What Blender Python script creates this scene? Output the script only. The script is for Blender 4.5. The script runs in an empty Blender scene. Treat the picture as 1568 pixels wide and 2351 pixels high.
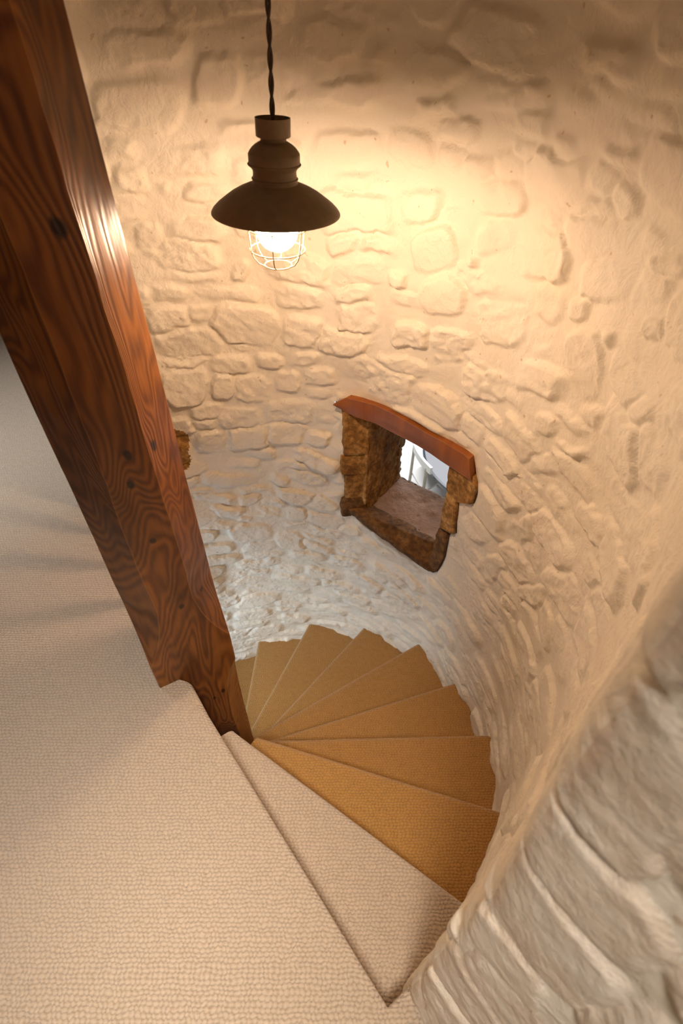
import bpy, bmesh, math, random
import numpy as np
from mathutils import Vector, Matrix

random.seed(7)
rng = np.random.default_rng(11)
scene = bpy.context.scene
COL = scene.collection

# ------------------------------------------------------------------ camera
CAM_H = 1.8                       # eye height above the landing carpet (z = 0)
F_PX = 1240.0                     # focal length in pixels of the 1568 x 2351 frame
DEP = math.atan2(F_PX, 2485.0 - 1175.5)          # depression from the nadir vanishing point
cam_data = bpy.data.cameras.new('camera')
cam_data.sensor_fit = 'VERTICAL'
cam_data.sensor_height = 36.0
cam_data.sensor_width = 24.0
cam_data.lens = F_PX / 2351.0 * 36.0
cam_data.clip_start = 0.02
cam_data.dof.use_dof = True
cam_data.dof.focus_distance = 2.15
cam_data.dof.aperture_fstop = 3.4
cam = bpy.data.objects.new('camera', cam_data)
COL.objects.link(cam)
cam.location = (0, 0, CAM_H)
cam.rotation_euler = (math.pi / 2 - DEP, 0, 0)
scene.camera = cam

# ------------------------------------------------------------------ world and daylight
world = bpy.data.worlds.new('world')
scene.world = world
world.use_nodes = True
world.node_tree.nodes['Background'].inputs['Color'].default_value = (0.80, 0.88, 1.0, 1)
world.node_tree.nodes['Background'].inputs['Strength'].default_value = 0.03

def area_light(name, loc, target, sx, sy, power, color, spread=180):
    d = bpy.data.lights.new(name, 'AREA')
    d.shape = 'RECTANGLE'; d.size = sx; d.size_y = sy
    d.energy = power; d.color = color; d.spread = math.radians(spread)
    o = bpy.data.objects.new(name, d); COL.objects.link(o)
    o.location = loc
    o.rotation_euler = (Vector(target) - Vector(loc)).to_track_quat('-Z', 'Y').to_euler()
    return o

# roof window behind the photographer; unseen daylight added to grey the far left carpet
area_light('roof_window_daylight', (-0.02, -0.40, 2.52), (-0.48, 0.22, 0.0), 0.40, 0.45, 8.6, (1.0, 0.895, 0.79), 56)
area_light('far_landing_added_daylight', (-2.4, 2.3, 2.52), (-2.0, 2.0, 0.0), 0.5, 0.6, 12, (0.90, 0.94, 1.0), 80)
# open doorway at the foot of the stair, below the landing
area_light('lower_door_daylight', (-1.62, 1.25, -1.05), (-0.45, 2.05, -1.2), 0.6, 1.0, 7.5, (0.72, 0.87, 1.0), 130)
# daylight in the room beyond the little window
area_light('lower_room_daylight', (1.6, 5.2, 0.6), (1.3, 5.2, -2.4), 2.6, 3.0, 215, (0.97, 0.98, 1.0))

scene.view_settings.view_transform = 'Standard'
scene.view_settings.look = 'None'
scene.view_settings.gamma = 1.0
scene.view_settings.use_curve_mapping = False
scene.view_settings.exposure = 0.25

LAMP_EMIT = 186.0
LAMP_COLOR = (1.0, 0.685, 0.445)

# ------------------------------------------------------------------ pixel helpers
CC, SS = math.cos(DEP), math.sin(DEP)
def ray(u, v):
    a = (u - 784.0) / F_PX; b = (1175.5 - v) / F_PX
    return np.array([a, CC + b * SS, -SS + b * CC])
def on_z(u, v, z):
    d = ray(u, v); t = (z - CAM_H) / d[2]
    return np.array([d[0] * t, d[1] * t, z])
def project(P):
    P = np.asarray(P, float); Z = P[..., 2] - CAM_H
    d = P[..., 1] * CC - Z * SS; up = P[..., 1] * SS + Z * CC
    return 784 + F_PX * P[..., 0] / d, 1175.5 - F_PX * up / d, d

AX, AY = -0.4801, 1.0789           # axis of the round tower
R0 = 1.1156
RISE = 0.1884
R_TH = np.array([-80, -58, -39, -20, 0, 18, 37, 57, 77, 96, 112, 135, 180])
R_VAL = np.array([1.112, 1.112, 1.100, 1.138, 1.140, 1.115, 1.145, 1.134, 1.108, 1.075, 1.075, 1.10, 1.11])
_tt = np.linspace(-80, 180, 521)
_rr = np.interp(_tt, R_TH, R_VAL)
_k = np.exp(-np.linspace(-2, 2, 25) ** 2); _k /= _k.sum()
_rr = np.convolve(np.pad(_rr, 12, mode='edge'), _k, mode='valid')
def tower_r(th_deg):
    return np.interp(th_deg, _tt, _rr)
def on_wall(u, v):
    """pixel -> (theta degrees, z, xyz) on the tower wall"""
    d = ray(u, v); R = R0
    for _ in range(6):
        A = d[0] ** 2 + d[1] ** 2; B = -2 * (d[0] * AX + d[1] * AY); C = AX * AX + AY * AY - R * R
        t = (-B + math.sqrt(max(B * B - 4 * A * C, 0))) / (2 * A)
        P = d * t
        th = math.degrees(math.atan2(P[1] - AY, P[0] - AX)); R = float(tower_r(th))
    return th, P[2] + CAM_H, np.array([P[0], P[1], P[2] + CAM_H])
def wall_pt(th, z, off=0.0):
    R = float(tower_r(th)) + off; a = math.radians(th)
    return np.array([AX + R * math.cos(a), AY + R * math.sin(a), z])

# ------------------------------------------------------------------ noise (numpy)
_perm = rng.permutation(1024); _val = rng.random(1024) * 2 - 1
def vnoise(x, y, z=0.0):
    x, y, z = np.broadcast_arrays(np.asarray(x, float), np.asarray(y, float), np.asarray(z, float))
    xi, yi, zi = np.floor(x).astype(int), np.floor(y).astype(int), np.floor(z).astype(int)
    xf, yf, zf = x - xi, y - yi, z - zi
    u, v, w = [t * t * t * (t * (t * 6 - 15) + 10) for t in (xf, yf, zf)]
    def H(a, b, c): return _val[_perm[(_perm[(_perm[a & 1023] + b) & 1023] + c) & 1023]]
    def L(a, b, t): return a + (b - a) * t
    r0 = L(L(H(xi, yi, zi), H(xi + 1, yi, zi), u), L(H(xi, yi + 1, zi), H(xi + 1, yi + 1, zi), u), v)
    r1 = L(L(H(xi, yi, zi + 1), H(xi + 1, yi, zi + 1), u), L(H(xi, yi + 1, zi + 1), H(xi + 1, yi + 1, zi + 1), u), v)
    return L(r0, r1, w)
def fbm(x, y, z=0.0, octv=4, gain=0.5):
    s = 0; a = 1.0; f = 1.0; n = 0
    for i in range(octv):
        s = s + a * vnoise(x * f + 17.3 * i, y * f + 5.1 * i, z * f + 9.7 * i); n += a; a *= gain; f *= 2.03
    return s / n
def sstep(a, b, x):
    t = np.clip((x - a) / (b - a), 0, 1); return t * t * (3 - 2 * t)

# ------------------------------------------------------------------ object helpers
def tag(o, label=None, cat=None, group=None, kind=None):
    if label: o['label'] = label
    if cat: o['category'] = cat
    if group: o['group'] = group
    if kind: o['kind'] = kind
    return o
def empty(name, loc=(0, 0, 0)):
    o = bpy.data.objects.new(name, None); COL.objects.link(o); o.location = loc; return o
def link_mesh(name, me, mat, parent=None):
    o = bpy.data.objects.new(name, me); COL.objects.link(o)
    if mat is not None and len(me.materials) == 0: me.materials.append(mat)
    if parent is not None:
        o.parent = parent
        o.matrix_parent_inverse = Matrix.Translation(-Vector(parent.location))
    return o
def np_mesh(name, V, Fq, normals=None, smooth=True):
    me = bpy.data.meshes.new(name)
    V = np.ascontiguousarray(V, dtype=np.float32); Fq = np.ascontiguousarray(Fq, dtype=np.int32)
    n = Fq.shape[1]
    me.vertices.add(len(V)); me.vertices.foreach_set('co', V.ravel())
    me.loops.add(Fq.size); me.loops.foreach_set('vertex_index', Fq.ravel())
    me.polygons.add(len(Fq))
    me.polygons.foreach_set('loop_start', np.arange(0, Fq.size, n, dtype=np.int32))
    me.polygons.foreach_set('use_smooth', np.full(len(Fq), smooth))
    me.update(calc_edges=True)
    if normals is not None:
        me.normals_split_custom_set_from_vertices(np.ascontiguousarray(normals, dtype=np.float32))
    return me
def bm_obj(name, bm, mat, parent=None, smooth=False, angle=None):
    me = bpy.data.meshes.new(name)
    bm.normal_update(); bm.to_mesh(me); bm.free()
    if smooth:
        me.polygons.foreach_set('use_smooth', np.ones(len(me.polygons), dtype=bool))
        if angle: me.set_sharp_from_angle(angle=math.radians(angle))
    return link_mesh(name, me, mat, parent)
def lathe(name, prof, mat, parent, seg=64, angle=40):
    """prof: (r, z) list, revolved about z in the parent's own frame"""
    bm = bmesh.new(); rings = []
    for r, z in prof:
        if r < 1e-6: rings.append([bm.verts.new((0, 0, z))]); continue
        rings.append([bm.verts.new((r * math.cos(2 * math.pi * i / seg), r * math.sin(2 * math.pi * i / seg), z)) for i in range(seg)])
    for a, b in zip(rings[:-1], rings[1:]):
        for i in range(seg):
            j = (i + 1) % seg
            if len(a) == 1 and len(b) == 1: continue
            if len(a) == 1: bm.faces.new((a[0], b[i], b[j]))
            elif len(b) == 1: bm.faces.new((a[i], b[0], a[j]))
            else: bm.faces.new((a[i], b[i], b[j], a[j]))
    bmesh.ops.recalc_face_normals(bm, faces=bm.faces)
    o = bm_obj(name, bm, mat, None, True, angle)
    o.parent = parent
    return o
def tube(name, pts, rad, mat, parent, seg=10, closed=False, local=True):
    pts = [Vector(p) for p in pts]; n = len(pts); bm = bmesh.new(); rings = []
    up = Vector((0, 0, 1)); prev = None
    for i, p in enumerate(pts):
        if closed: t = (pts[(i + 1) % n] - pts[i - 1]).normalized()
        else: t = (pts[min(i + 1, n - 1)] - pts[max(i - 1, 0)]).normalized()
        if prev is None:
            a = t.cross(up) if abs(t.z) < 0.9 else t.cross(Vector((1, 0, 0)))
        else: a = prev - t * prev.dot(t)
        a.normalize(); prev = a; b = t.cross(a)
        r = rad[i] if hasattr(rad, '__len__') else rad
        rings.append([bm.verts.new(p + (a * math.cos(2 * math.pi * k / seg) + b * math.sin(2 * math.pi * k / seg)) * r) for k in range(seg)])
    for i in range(n if closed else n - 1):
        A, B = rings[i], rings[(i + 1) % n]
        for k in range(seg):
            bm.faces.new((A[k], B[k], B[(k + 1) % seg], A[(k + 1) % seg]))
    if not closed:
        bm.faces.new(rings[0]); bm.faces.new(rings[-1])
    bmesh.ops.recalc_face_normals(bm, faces=bm.faces)
    o = bm_obj(name, bm, mat, None, True, 60)
    if local: o.parent = parent
    elif parent is not None:
        o.parent = parent; o.matrix_parent_inverse = Matrix.Translation(-Vector(parent.location))
    return o
def box_bm(bm, lo, hi):
    v = [bm.verts.new((x, y, z)) for x in (lo[0], hi[0]) for y in (lo[1], hi[1]) for z in (lo[2], hi[2])]
    for f in ((0, 1, 3, 2), (4, 6, 7, 5), (0, 4, 5, 1), (2, 3, 7, 6), (0, 2, 6, 4), (1, 5, 7, 3)):
        bm.faces.new([v[i] for i in f])
def prism(name, poly, z0, z1, mat, parent=None, bevel=0.0):
    bm = bmesh.new()
    a = [bm.verts.new((p[0], p[1], z0)) for p in poly]; b = [bm.verts.new((p[0], p[1], z1)) for p in poly]
    n = len(poly); bm.faces.new(a[::-1]); bm.faces.new(b)
    for i in range(n): bm.faces.new((a[i], a[(i + 1) % n], b[(i + 1) % n], b[i]))
    bmesh.ops.recalc_face_normals(bm, faces=bm.faces)
    if bevel: bmesh.ops.bevel(bm, geom=list(bm.edges), offset=bevel, segments=2, affect='EDGES', profile=0.6)
    return bm_obj(name, bm, mat, parent)
def hull_stone(name, pts, mat, parent, amp=0.006, freq=14.0, cuts=5, bevel=0.012, seed=0.0):
    """a rough block: convex hull of corner points, edges rounded, faces roughened"""
    bm = bmesh.new()
    vs = [bm.verts.new(p) for p in pts]
    r = bmesh.ops.convex_hull(bm, input=vs)
    bmesh.ops.delete(bm, geom=[g for g in set(r['geom_interior'] + r['geom_unused']) if isinstance(g, bmesh.types.BMVert) and g.is_valid], context='VERTS')
    bmesh.ops.dissolve_limit(bm, angle_limit=math.radians(4), verts=bm.verts, edges=bm.edges)
    bmesh.ops.bevel(bm, geom=list(bm.edges), offset=bevel, segments=2, affect='EDGES', profile=0.6, clamp_overlap=True)
    bmesh.ops.triangulate(bm, faces=bm.faces)
    for _ in range(cuts):
        L = [e for e in bm.edges if e.calc_length() > 0.022]
        if not L or len(bm.verts) > 9000: break
        bmesh.ops.subdivide_edges(bm, edges=L, cuts=1, use_grid_fill=True)
        bmesh.ops.triangulate(bm, faces=bm.faces)
    bm.normal_update()
    co = np.array([v.co[:] for v in bm.verts]); no = np.array([v.normal[:] for v in bm.verts])
    d = fbm(co[:, 0] * freq + seed, co[:, 1] * freq, co[:, 2] * freq * 1.6, 4) * amp * 1.6
    d = d - amp * 1.2 * np.clip(0.10 - np.abs(vnoise(co[:, 0] * 9 + seed, co[:, 1] * 9, co[:, 2] * 13)), 0, 1) * 6
    co = co + no * d[:, None]
    for v, c in zip(bm.verts, co): v.co = c
    return bm_obj(name, bm, mat, parent, True, 50)

# ------------------------------------------------------------------ materials
class NT:
    def __init__(s, name):
        s.m = bpy.data.materials.new(name); s.m.use_nodes = True
        s.t = s.m.node_tree; s.b = s.t.nodes['Principled BSDF']
    def n(s, typ, **kw):
        nd = s.t.nodes.new(typ)
        for k, v in kw.items(): setattr(nd, k, v)
        return nd
    def l(s, a, b): s.t.links.new(a, b)
    def coord(s, scale=(1, 1, 1), kind='Object', rot=(0, 0, 0)):
        tc = s.n('ShaderNodeTexCoord'); mp = s.n('ShaderNodeMapping')
        mp.inputs['Scale'].default_value = scale; mp.inputs['Rotation'].default_value = rot
        s.l(tc.outputs[kind], mp.inputs['Vector']); return mp.outputs[0]
    def noise(s, vec, scale, detail=4, rough=0.55, dist=0.0):
        nd = s.n('ShaderNodeTexNoise'); nd.inputs['Scale'].default_value = scale
        nd.inputs['Detail'].default_value = detail; nd.inputs['Roughness'].default_value = rough
        nd.inputs['Distortion'].default_value = dist
        if vec is not None: s.l(vec, nd.inputs['Vector'])
        return nd.outputs['Fac']
    def math(s, op, a, b=None, c=None, clamp=False):
        nd = s.n('ShaderNodeMath', operation=op, use_clamp=clamp)
        for i, v in enumerate((a, b, c)):
            if v is None: continue
            if isinstance(v, (int, float)): nd.inputs[i].default_value = v
            else: s.l(v, nd.inputs[i])
        return nd.outputs[0]
    def ramp(s, fac, stops):
        nd = s.n('ShaderNodeValToRGB'); cr = nd.color_ramp
        while len(cr.elements) < len(stops): cr.elements.new(0.5)
        for e, (p, c) in zip(cr.elements, stops):
            e.position = p; e.color = (*c, 1) if len(c) == 3 else c
        s.l(fac, nd.inputs[0]); return nd.outputs[0]
    def mix(s, fac, a, b, mode='MIX'):
        nd = s.n('ShaderNodeMix', data_type='RGBA', blend_type=mode)
        for i, v in ((0, fac), (6, a), (7, b)):
            if isinstance(v, (int, float)): nd.inputs[i].default_value = v
            elif isinstance(v, tuple): nd.inputs[i].default_value = (*v, 1)
            else: s.l(v, nd.inputs[i])
        return nd.outputs[2]
    def bump(s, h, dist, strength=1.0, prev=None):
        nd = s.n('ShaderNodeBump'); nd.inputs['Distance'].default_value = dist; nd.inputs['Strength'].default_value = strength
        s.l(h, nd.inputs['Height'])
        if prev is not None: s.l(prev, nd.inputs['Normal'])
        return nd.outputs[0]
    def fin(s, col=None, rough=None, normal=None, **kw):
        for k, v in (('Base Color', col), ('Roughness', rough), ('Normal', normal)):
            if v is None: continue
            if isinstance(v, tuple): s.b.inputs[k].default_value = (*v, 1)
            elif isinstance(v, (int, float)): s.b.inputs[k].default_value = v
            else: s.l(v, s.b.inputs[k])
        for k, v in kw.items(): s.b.inputs[k.replace('_', ' ')].default_value = v
        return s.m

def mat_whitewash():
    t = NT('whitewash'); c = t.coord()
    big = t.noise(c, 3.0, 5); fine = t.noise(c, 60, 4, 0.6); mid = t.noise(c, 17, 5, 0.6, 0.6)
    col = t.ramp(big, [(0.3, (0.86, 0.775, 0.635)), (0.7, (0.90, 0.835, 0.72))])
    spot = t.noise(c, 42, 2, 0.4)
    sp = t.ramp(spot, [(0.735, (0, 0, 0)), (0.765, (1, 1, 1))])
    col = t.mix(t.math('MULTIPLY', sp, 0.45), col, (0.50, 0.27, 0.09))
    b = t.bump(mid, 0.009, 0.85); b = t.bump(fine, 0.0024, 0.9, b)
    return t.fin(col, 0.62, b, Specular_IOR_Level=0.25)
def mat_carpet(name, c1, c2, p=0.0135, q=0.0105, rot=0.0, amp=0.006):
    t = NT(name); tc = t.coord(rot=(0, 0, rot))
    wob = t.n('ShaderNodeTexNoise'); wob.inputs['Scale'].default_value = 30; wob.inputs['Detail'].default_value = 3
    t.l(tc, wob.inputs['Vector'])
    va = t.n('ShaderNodeVectorMath', operation='MULTIPLY_ADD'); va.inputs[1].default_value = (0.024, 0.017, 0.0)
    t.l(wob.outputs['Color'], va.inputs[0]); t.l(tc, va.inputs[2])
    sx = t.n('ShaderNodeSeparateXYZ'); t.l(va.outputs[0], sx.inputs[0])
    row = t.math('DIVIDE', sx.outputs['Y'], q)
    fl = t.math('FLOOR', row)
    wn = t.n('ShaderNodeTexWhiteNoise', noise_dimensions='1D'); t.l(fl, wn.inputs['W'])
    xx = t.math('ADD', t.math('DIVIDE', sx.outputs['X'], p), t.math('ADD', t.math('MULTIPLY', fl, 0.5), t.math('MULTIPLY', wn.outputs['Value'], 0.35)))
    bx = t.math('ABSOLUTE', t.math('SINE', t.math('MULTIPLY', xx, math.pi)))
    by = t.math('ABSOLUTE', t.math('SINE', t.math('MULTIPLY', row, math.pi)))
    dots = t.math('SUBTRACT', 1.0, t.math('POWER', t.math('MULTIPLY', t.math('SUBTRACT', 1.0, bx), t.math('SUBTRACT', 1.0, by)), 0.6))
    loop = t.math('ADD', t.math('MULTIPLY', dots, 0.62), t.math('MULTIPLY', t.math('MULTIPLY', bx, by), 0.38))
    fuzz = t.noise(tc, 420, 3, 0.7); mott = t.noise(tc, 45, 3, 0.6)
    h = t.math('ADD', loop, t.math('MULTIPLY', fuzz, 0.55))
    tone = t.math('ADD', t.math('MULTIPLY', loop, 0.45), t.math('ADD', t.math('MULTIPLY', fuzz, 0.5), t.math('MULTIPLY', mott, 0.35)))
    col = t.ramp(tone, [(0.30, c1), (0.82, c2)])
    return t.fin(col, 0.95, t.bump(h, amp, 0.8), Specular_IOR_Level=0.1, Sheen_Weight=0.5, Sheen_Roughness=0.45)
def mat_wood(name, dark, light, knot_pts=(), zs=0.24, ring=360, knots=True, rough=0.33, grey=0.0):
    t = NT(name); c = t.coord((1, 1, zs))
    n = t.noise(c, 3.2, 3, 0.45, 0.5); fib = t.noise(t.coord((1, 1, 0.03)), 90, 3, 0.6)
    r = t.math('SINE', t.math('MULTIPLY', n, ring))
    r = t.math('ADD', t.math('MULTIPLY', r, 0.25), 0.5)
    v = t.math('ADD', t.math('MULTIPLY', r, 0.7), t.math('MULTIPLY', fib, 0.45))
    col = t.ramp(v, [(0.22, dark), (0.80, light)])
    big = t.noise(t.coord((1, 1, 0.4)), 5, 4, 0.6)
    col = t.mix(t.ramp(big, [(0.42, (0, 0, 0)), (0.66, (0.55, 0.55, 0.55))]), col, tuple(0.35 * x for x in dark))
    if knots:
        vo = t.n('ShaderNodeTexVoronoi'); vo.inputs['Scale'].default_value = 4.3
        t.l(t.coord((1, 1, 0.55)), vo.inputs['Vector'])
        k = t.ramp(vo.outputs['Distance'], [(0.055, (1, 1, 1)), (0.085, (0, 0, 0))])
        col = t.mix(k, col, (0.012, 0.008, 0.006))
    if knot_pts:
        raw = t.coord((1, 1, 0.62)); ns = t.n('ShaderNodeTexNoise'); ns.inputs['Scale'].default_value = 35; t.l(raw, ns.inputs['Vector'])
        va = t.n('ShaderNodeVectorMath', operation='MULTIPLY_ADD'); va.inputs[1].default_value = (0.016,) * 3
        t.l(ns.outputs['Color'], va.inputs[0]); t.l(raw, va.inputs[2])
        for (kx, ky, kz, kr) in knot_pts:
            ds = t.n('ShaderNodeVectorMath', operation='DISTANCE'); t.l(va.outputs[0], ds.inputs[0])
            ds.inputs[1].default_value = (kx + .008, ky + .008, kz * 0.62 + .008)
            k = t.ramp(t.math('DIVIDE', ds.outputs['Value'], kr), [(0.55, (0.9, 0.9, 0.9)), (1.0, (0, 0, 0))])
            col = t.mix(k, col, (0.014, 0.009, 0.007))
    g = t.n('ShaderNodeNewGeometry'); bv = t.n('ShaderNodeBevel'); bv.inputs['Radius'].default_value = 0.005
    dt = t.n('ShaderNodeVectorMath', operation='DOT_PRODUCT'); t.l(g.outputs['Normal'], dt.inputs[0]); t.l(bv.outputs[0], dt.inputs[1])
    e = t.ramp(t.math('ADD', dt.outputs['Value'], t.math('MULTIPLY', t.math('SUBTRACT', fib, 0.5), 0.05)), [(0.93, (0.75, 0.75, 0.75)), (0.985, (0, 0, 0))])
    col = t.mix(e, col, (0.42, 0.17, 0.035))
    b = t.bump(v, 0.0022, 0.6); b = t.bump(big, 0.006, 0.5, b)
    return t.fin(col, rough, b, Coat_Weight=0.12, Coat_Roughness=0.3)
def mat_stone(name, c1, c2, c3, spec=0.25, blot=0.6):
    t = NT(name); c = t.coord()
    a = t.noise(c, 9, 6, 0.65); b_ = t.noise(c, 38, 5, 0.65); f = t.noise(t.coord((1, 1, 2.2)), 110, 3, 0.6)
    col = t.ramp(a, [(0.30, c1), (0.5, c2), (0.72, c3)])
    col = t.mix(t.ramp(b_, [(0.42, (blot,) * 3), (0.62, (0, 0, 0))]), col, tuple(0.35 * x for x in c1))
    b = t.bump(b_, 0.006, 0.8); b = t.bump(f, 0.002, 0.8, b)
    return t.fin(col, 0.8, b, Specular_IOR_Level=spec)
def mat_plain(name, col, rough=0.5, metal=0.0, noise=0.0, **kw):
    t = NT(name)
    if noise:
        n = t.noise(t.coord(), 40, 4)
        colr = t.ramp(n, [(0.3, tuple(x * (1 - noise) for x in col)), (0.7, tuple(min(1, x * (1 + noise)) for x in col))])
        return t.fin(colr, rough, t.bump(n, 0.0008, 0.5), Metallic=metal, **kw)
    return t.fin(col, rough, None, Metallic=metal, **kw)

M_WHITE = mat_whitewash()
M_LANDING = mat_carpet('landing_carpet', (0.40, 0.285, 0.185), (0.68, 0.54, 0.40), amp=0.008)
M_STAIR_LAMPLIT = mat_carpet('stair_carpet_lamplit', (0.26, 0.122, 0.026), (0.53, 0.285, 0.078), p=0.013, q=0.010, amp=0.005)  # same carpet as the landing, with orange lamplight put into its colour
PA = 29.0                           # the newel post: orientation, width, front left corner, centre
PW = 0.287
A_c = np.array([-0.655, 0.976])
ex = np.array([math.cos(math.radians(PA)), math.sin(math.radians(PA))]); ey = np.array([-ex[1], ex[0]])
PC = A_c + (ex + ey) * PW / 2
def on_post(u, v, r, right=False):
    d = ray(u, v); n = ey if not right else (ey - ex) / math.sqrt(2)
    q = A_c if not right else PC + (ex - ey) / math.sqrt(2) * PW / 2
    P_ = d * ((q @ n) / (d[:2] @ n)); return (P_[0] - PC[0], P_[1] - PC[1], P_[2] + CAM_H + 2.45, r)
KNOTS = [on_post(292, 1045, .013), on_post(417, 1393, .011), on_post(512, 1585, .011), on_post(492, 1602, .008), on_post(135, 525, .016),
         on_post(300, 1110, .012), on_post(350, 1240, .010), on_post(352, 1020, .012, True), on_post(462, 1352, .009, True)]
M_POST = mat_wood('newel_wood', (0.085, 0.021, 0.006), (0.32, 0.112, 0.022), knots=False, knot_pts=KNOTS)
M_LINTEL = mat_wood('lintel_wood', (0.20, 0.050, 0.003), (0.31, 0.092, 0.006), knots=False, ring=30, rough=0.65)
M_BROWN = mat_stone('bare_stone', (0.22, 0.095, 0.022), (0.48, 0.25, 0.07), (0.72, 0.45, 0.16))
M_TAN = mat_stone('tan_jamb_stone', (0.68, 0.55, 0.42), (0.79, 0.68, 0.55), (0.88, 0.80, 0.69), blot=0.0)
M_DARK = mat_stone('dark_sill_stone', (0.10, 0.05, 0.02), (0.20, 0.10, 0.035), (0.30, 0.17, 0.06))
M_PURPLE = mat_stone('purple_sill_stone', (0.34, 0.225, 0.165), (0.38, 0.255, 0.19), (0.46, 0.32, 0.24), blot=0.15)
M_BRONZE = mat_plain('bronze_paint', (0.21, 0.145, 0.085), 0.55, 0.0, 0.12)
M_ENAMEL = mat_plain('white_enamel', (0.85, 0.82, 0.76), 0.35)
M_WIRE = mat_plain('cage_wire', (0.20, 0.13, 0.07), 0.45, 0.3)
M_CORD = mat_plain('cord_fabric', (0.07, 0.045, 0.03), 0.85, 0.0, 0.3)
M_CEIL = mat_plain('ceiling_plaster', (0.90, 0.83, 0.71), 0.8, 0.0, 0.04)

# ------------------------------------------------------------------ the round rubble wall and its jamb
GRID = 0.0064
zs = np.concatenate([np.arange(-2.45, -1.75, 0.014), np.arange(-1.75, 1.93, GRID), np.arange(1.93, 2.56, 0.02)])
TH_END = 132.0
def corner_th(z): return np.interp(z, [0.0, 1.5], [-55.5, -49.0])
ncirc = int(math.radians(TH_END + 55) * 1.12 / GRID)
JDIR = np.array([0.60, -0.80])
JLEN = 0.95
js = np.linspace(JLEN, 0, int(JLEN / 0.0070), endpoint=False)
nj = len(js)
ti = np.linspace(0, 1, ncirc)
Z2, _ = np.meshgrid(zs, np.zeros(nj + ncirc), indexing='ij')
TH = np.zeros_like(Z2); S = np.zeros_like(Z2); X = np.zeros_like(Z2); Y = np.zeros_like(Z2)
tc = corner_th(zs)[:, None]
TH[:, nj:] = tc + (TH_END - tc) * ti[None, :]
rad = tower_r(TH[:, nj:])
X[:, nj:] = AX + rad * np.cos(np.radians(TH[:, nj:])); Y[:, nj:] = AY + rad * np.sin(np.radians(TH[:, nj:]))
S[:, nj:] = np.radians(TH[:, nj:]) * R0
cx = X[:, nj:nj + 1]; cy = Y[:, nj:nj + 1]
X[:, :nj] = cx + JDIR[0] * js[None, :]; Y[:, :nj] = cy + JDIR[1] * js[None, :]
TH[:, :nj] = tc; S[:, :nj] = np.radians(tc) * R0 - js[None, :]
# round off the arris
for _ in range(60):
    a, b = nj - 14, nj + 14
    X[:, a:b] = (X[:, a - 1:b - 1] + X[:, a:b] + X[:, a + 1:b + 1]) / 3
    Y[:, a:b] = (Y[:, a - 1:b - 1] + Y[:, a:b] + Y[:, a + 1:b + 1]) / 3

# stones traced from the photograph: centre u, v, width, height in pixels, tilt
TRACED = [
 (316,242,215,132,0),(316,100,230,92,0),(425,368,195,70,0),(278,352,78,42,0),(290,412,75,64,0),(500,190,115,120,0),
 (798,343,145,68,0),(678,232,50,34,0),(828,425,130,48,0),(800,220,165,70,0),(560,752,140,95,4),(436,790,150,68,0),
 (420,890,105,84,0),(690,765,95,68,10),(578,895,72,58,0),(512,892,50,50,0),(618,834,70,34,0),(527,845,90,36,0),
 (420,833,100,20,0),(682,680,115,66,0),(520,675,150,38,0),(385,676,92,40,0),(820,632,130,58,0),(808,685,90,44,0),
 (815,735,85,76,0),(425,633,170,30,0),(450,530,140,55,0),(340,550,60,62,0),(560,622,45,45,0),(790,560,95,56,0),
 (735,872,75,45,0),(735,908,65,26,0),(665,880,60,48,0),(698,828,85,34,0),(966,467,108,78,0),(1000,575,95,108,0),
 (1240,590,130,118,5),(1388,648,118,112,12),(1145,742,105,102,8),(1020,682,100,82,0),(938,765,85,60,10),
 (1032,795,92,74,5),(1340,838,85,140,0),(1402,790,32,36,0),(1145,458,110,94,0),(872,428,66,50,0),(868,568,100,48,0),
 (918,637,50,42,0),(922,842,112,42,15),(1330,708,50,64,0),(1236,808,50,34,0),(1230,870,110,76,15),(1110,885,100,74,10),
 (1500,752,52,60,0),(1132,553,78,68,0),(1365,483,110,42,5),(1432,465,68,80,0),(1087,605,34,36,0),(1520,610,80,60,0),
 (1240,1066,76,46,12),(1246,976,58,52,10),(1355,955,90,56,35),(1305,960,105,40,42),(1480,955,50,74,0),(1100,955,125,38,35),
 (1150,1055,110,32,45),(1138,1125,120,34,50),(1128,1305,50,50,20),(1218,1363,55,50,20),(1350,1200,95,48,50),
 (1205,1223,36,58,0),(1185,1288,125,42,55),(1295,1365,140,58,65),(1350,1315,95,36,70),(1280,1175,130,34,68),
 (1085,1215,80,38,60),(1308,1035,90,30,25),(490,1014,80,46,0),(660,950,115,60,0),(548,962,90,48,0),(465,975,58,24,0),
 (725,1010,68,28,5),(730,1058,115,32,20),(566,1062,75,26,0),(645,1102,48,26,20),(715,1098,90,28,12),(530,1102,120,32,0),
 (592,1128,90,26,5),(490,1147,92,24,0),(570,1150,54,28,0),(740,1152,70,28,8),(676,1178,48,36,0),(745,1192,85,28,12),
 (668,1242,80,40,5),(575,1225,90,42,0),(614,1178,50,24,0),(525,1178,75,24,0),(470,440,110,44,0),(560,300,90,40,0),
 (1040,300,110,60,6),(1200,340,60,52,0),(1300,330,62,60,0),(1420,360,90,50,4),(1180,215,150,80,0),(1400,140,170,90,5),
 (1000,150,170,110,0),(760,100,150,110,0),(580,60,120,70,0),(1500,260,130,60,6),(1000,250,90,60,0),
]
seeds = []                                       # (s, z, 2x2 inverse axes, min half axis, amplitude, rough, tilt s, tilt z)
def add_seed(s, z, A, amp, rough, tl):
    iv = np.linalg.inv(A); b = min(np.linalg.norm(A[:, 0]), np.linalg.norm(A[:, 1]))
    seeds.append((s, z, iv, b, amp, rough, tl[0], tl[1], np.abs(A).sum(axis=1)))
def sz(u, v):
    th, z, _ = on_wall(u, v); return np.array([math.radians(th) * R0, z])
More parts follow.
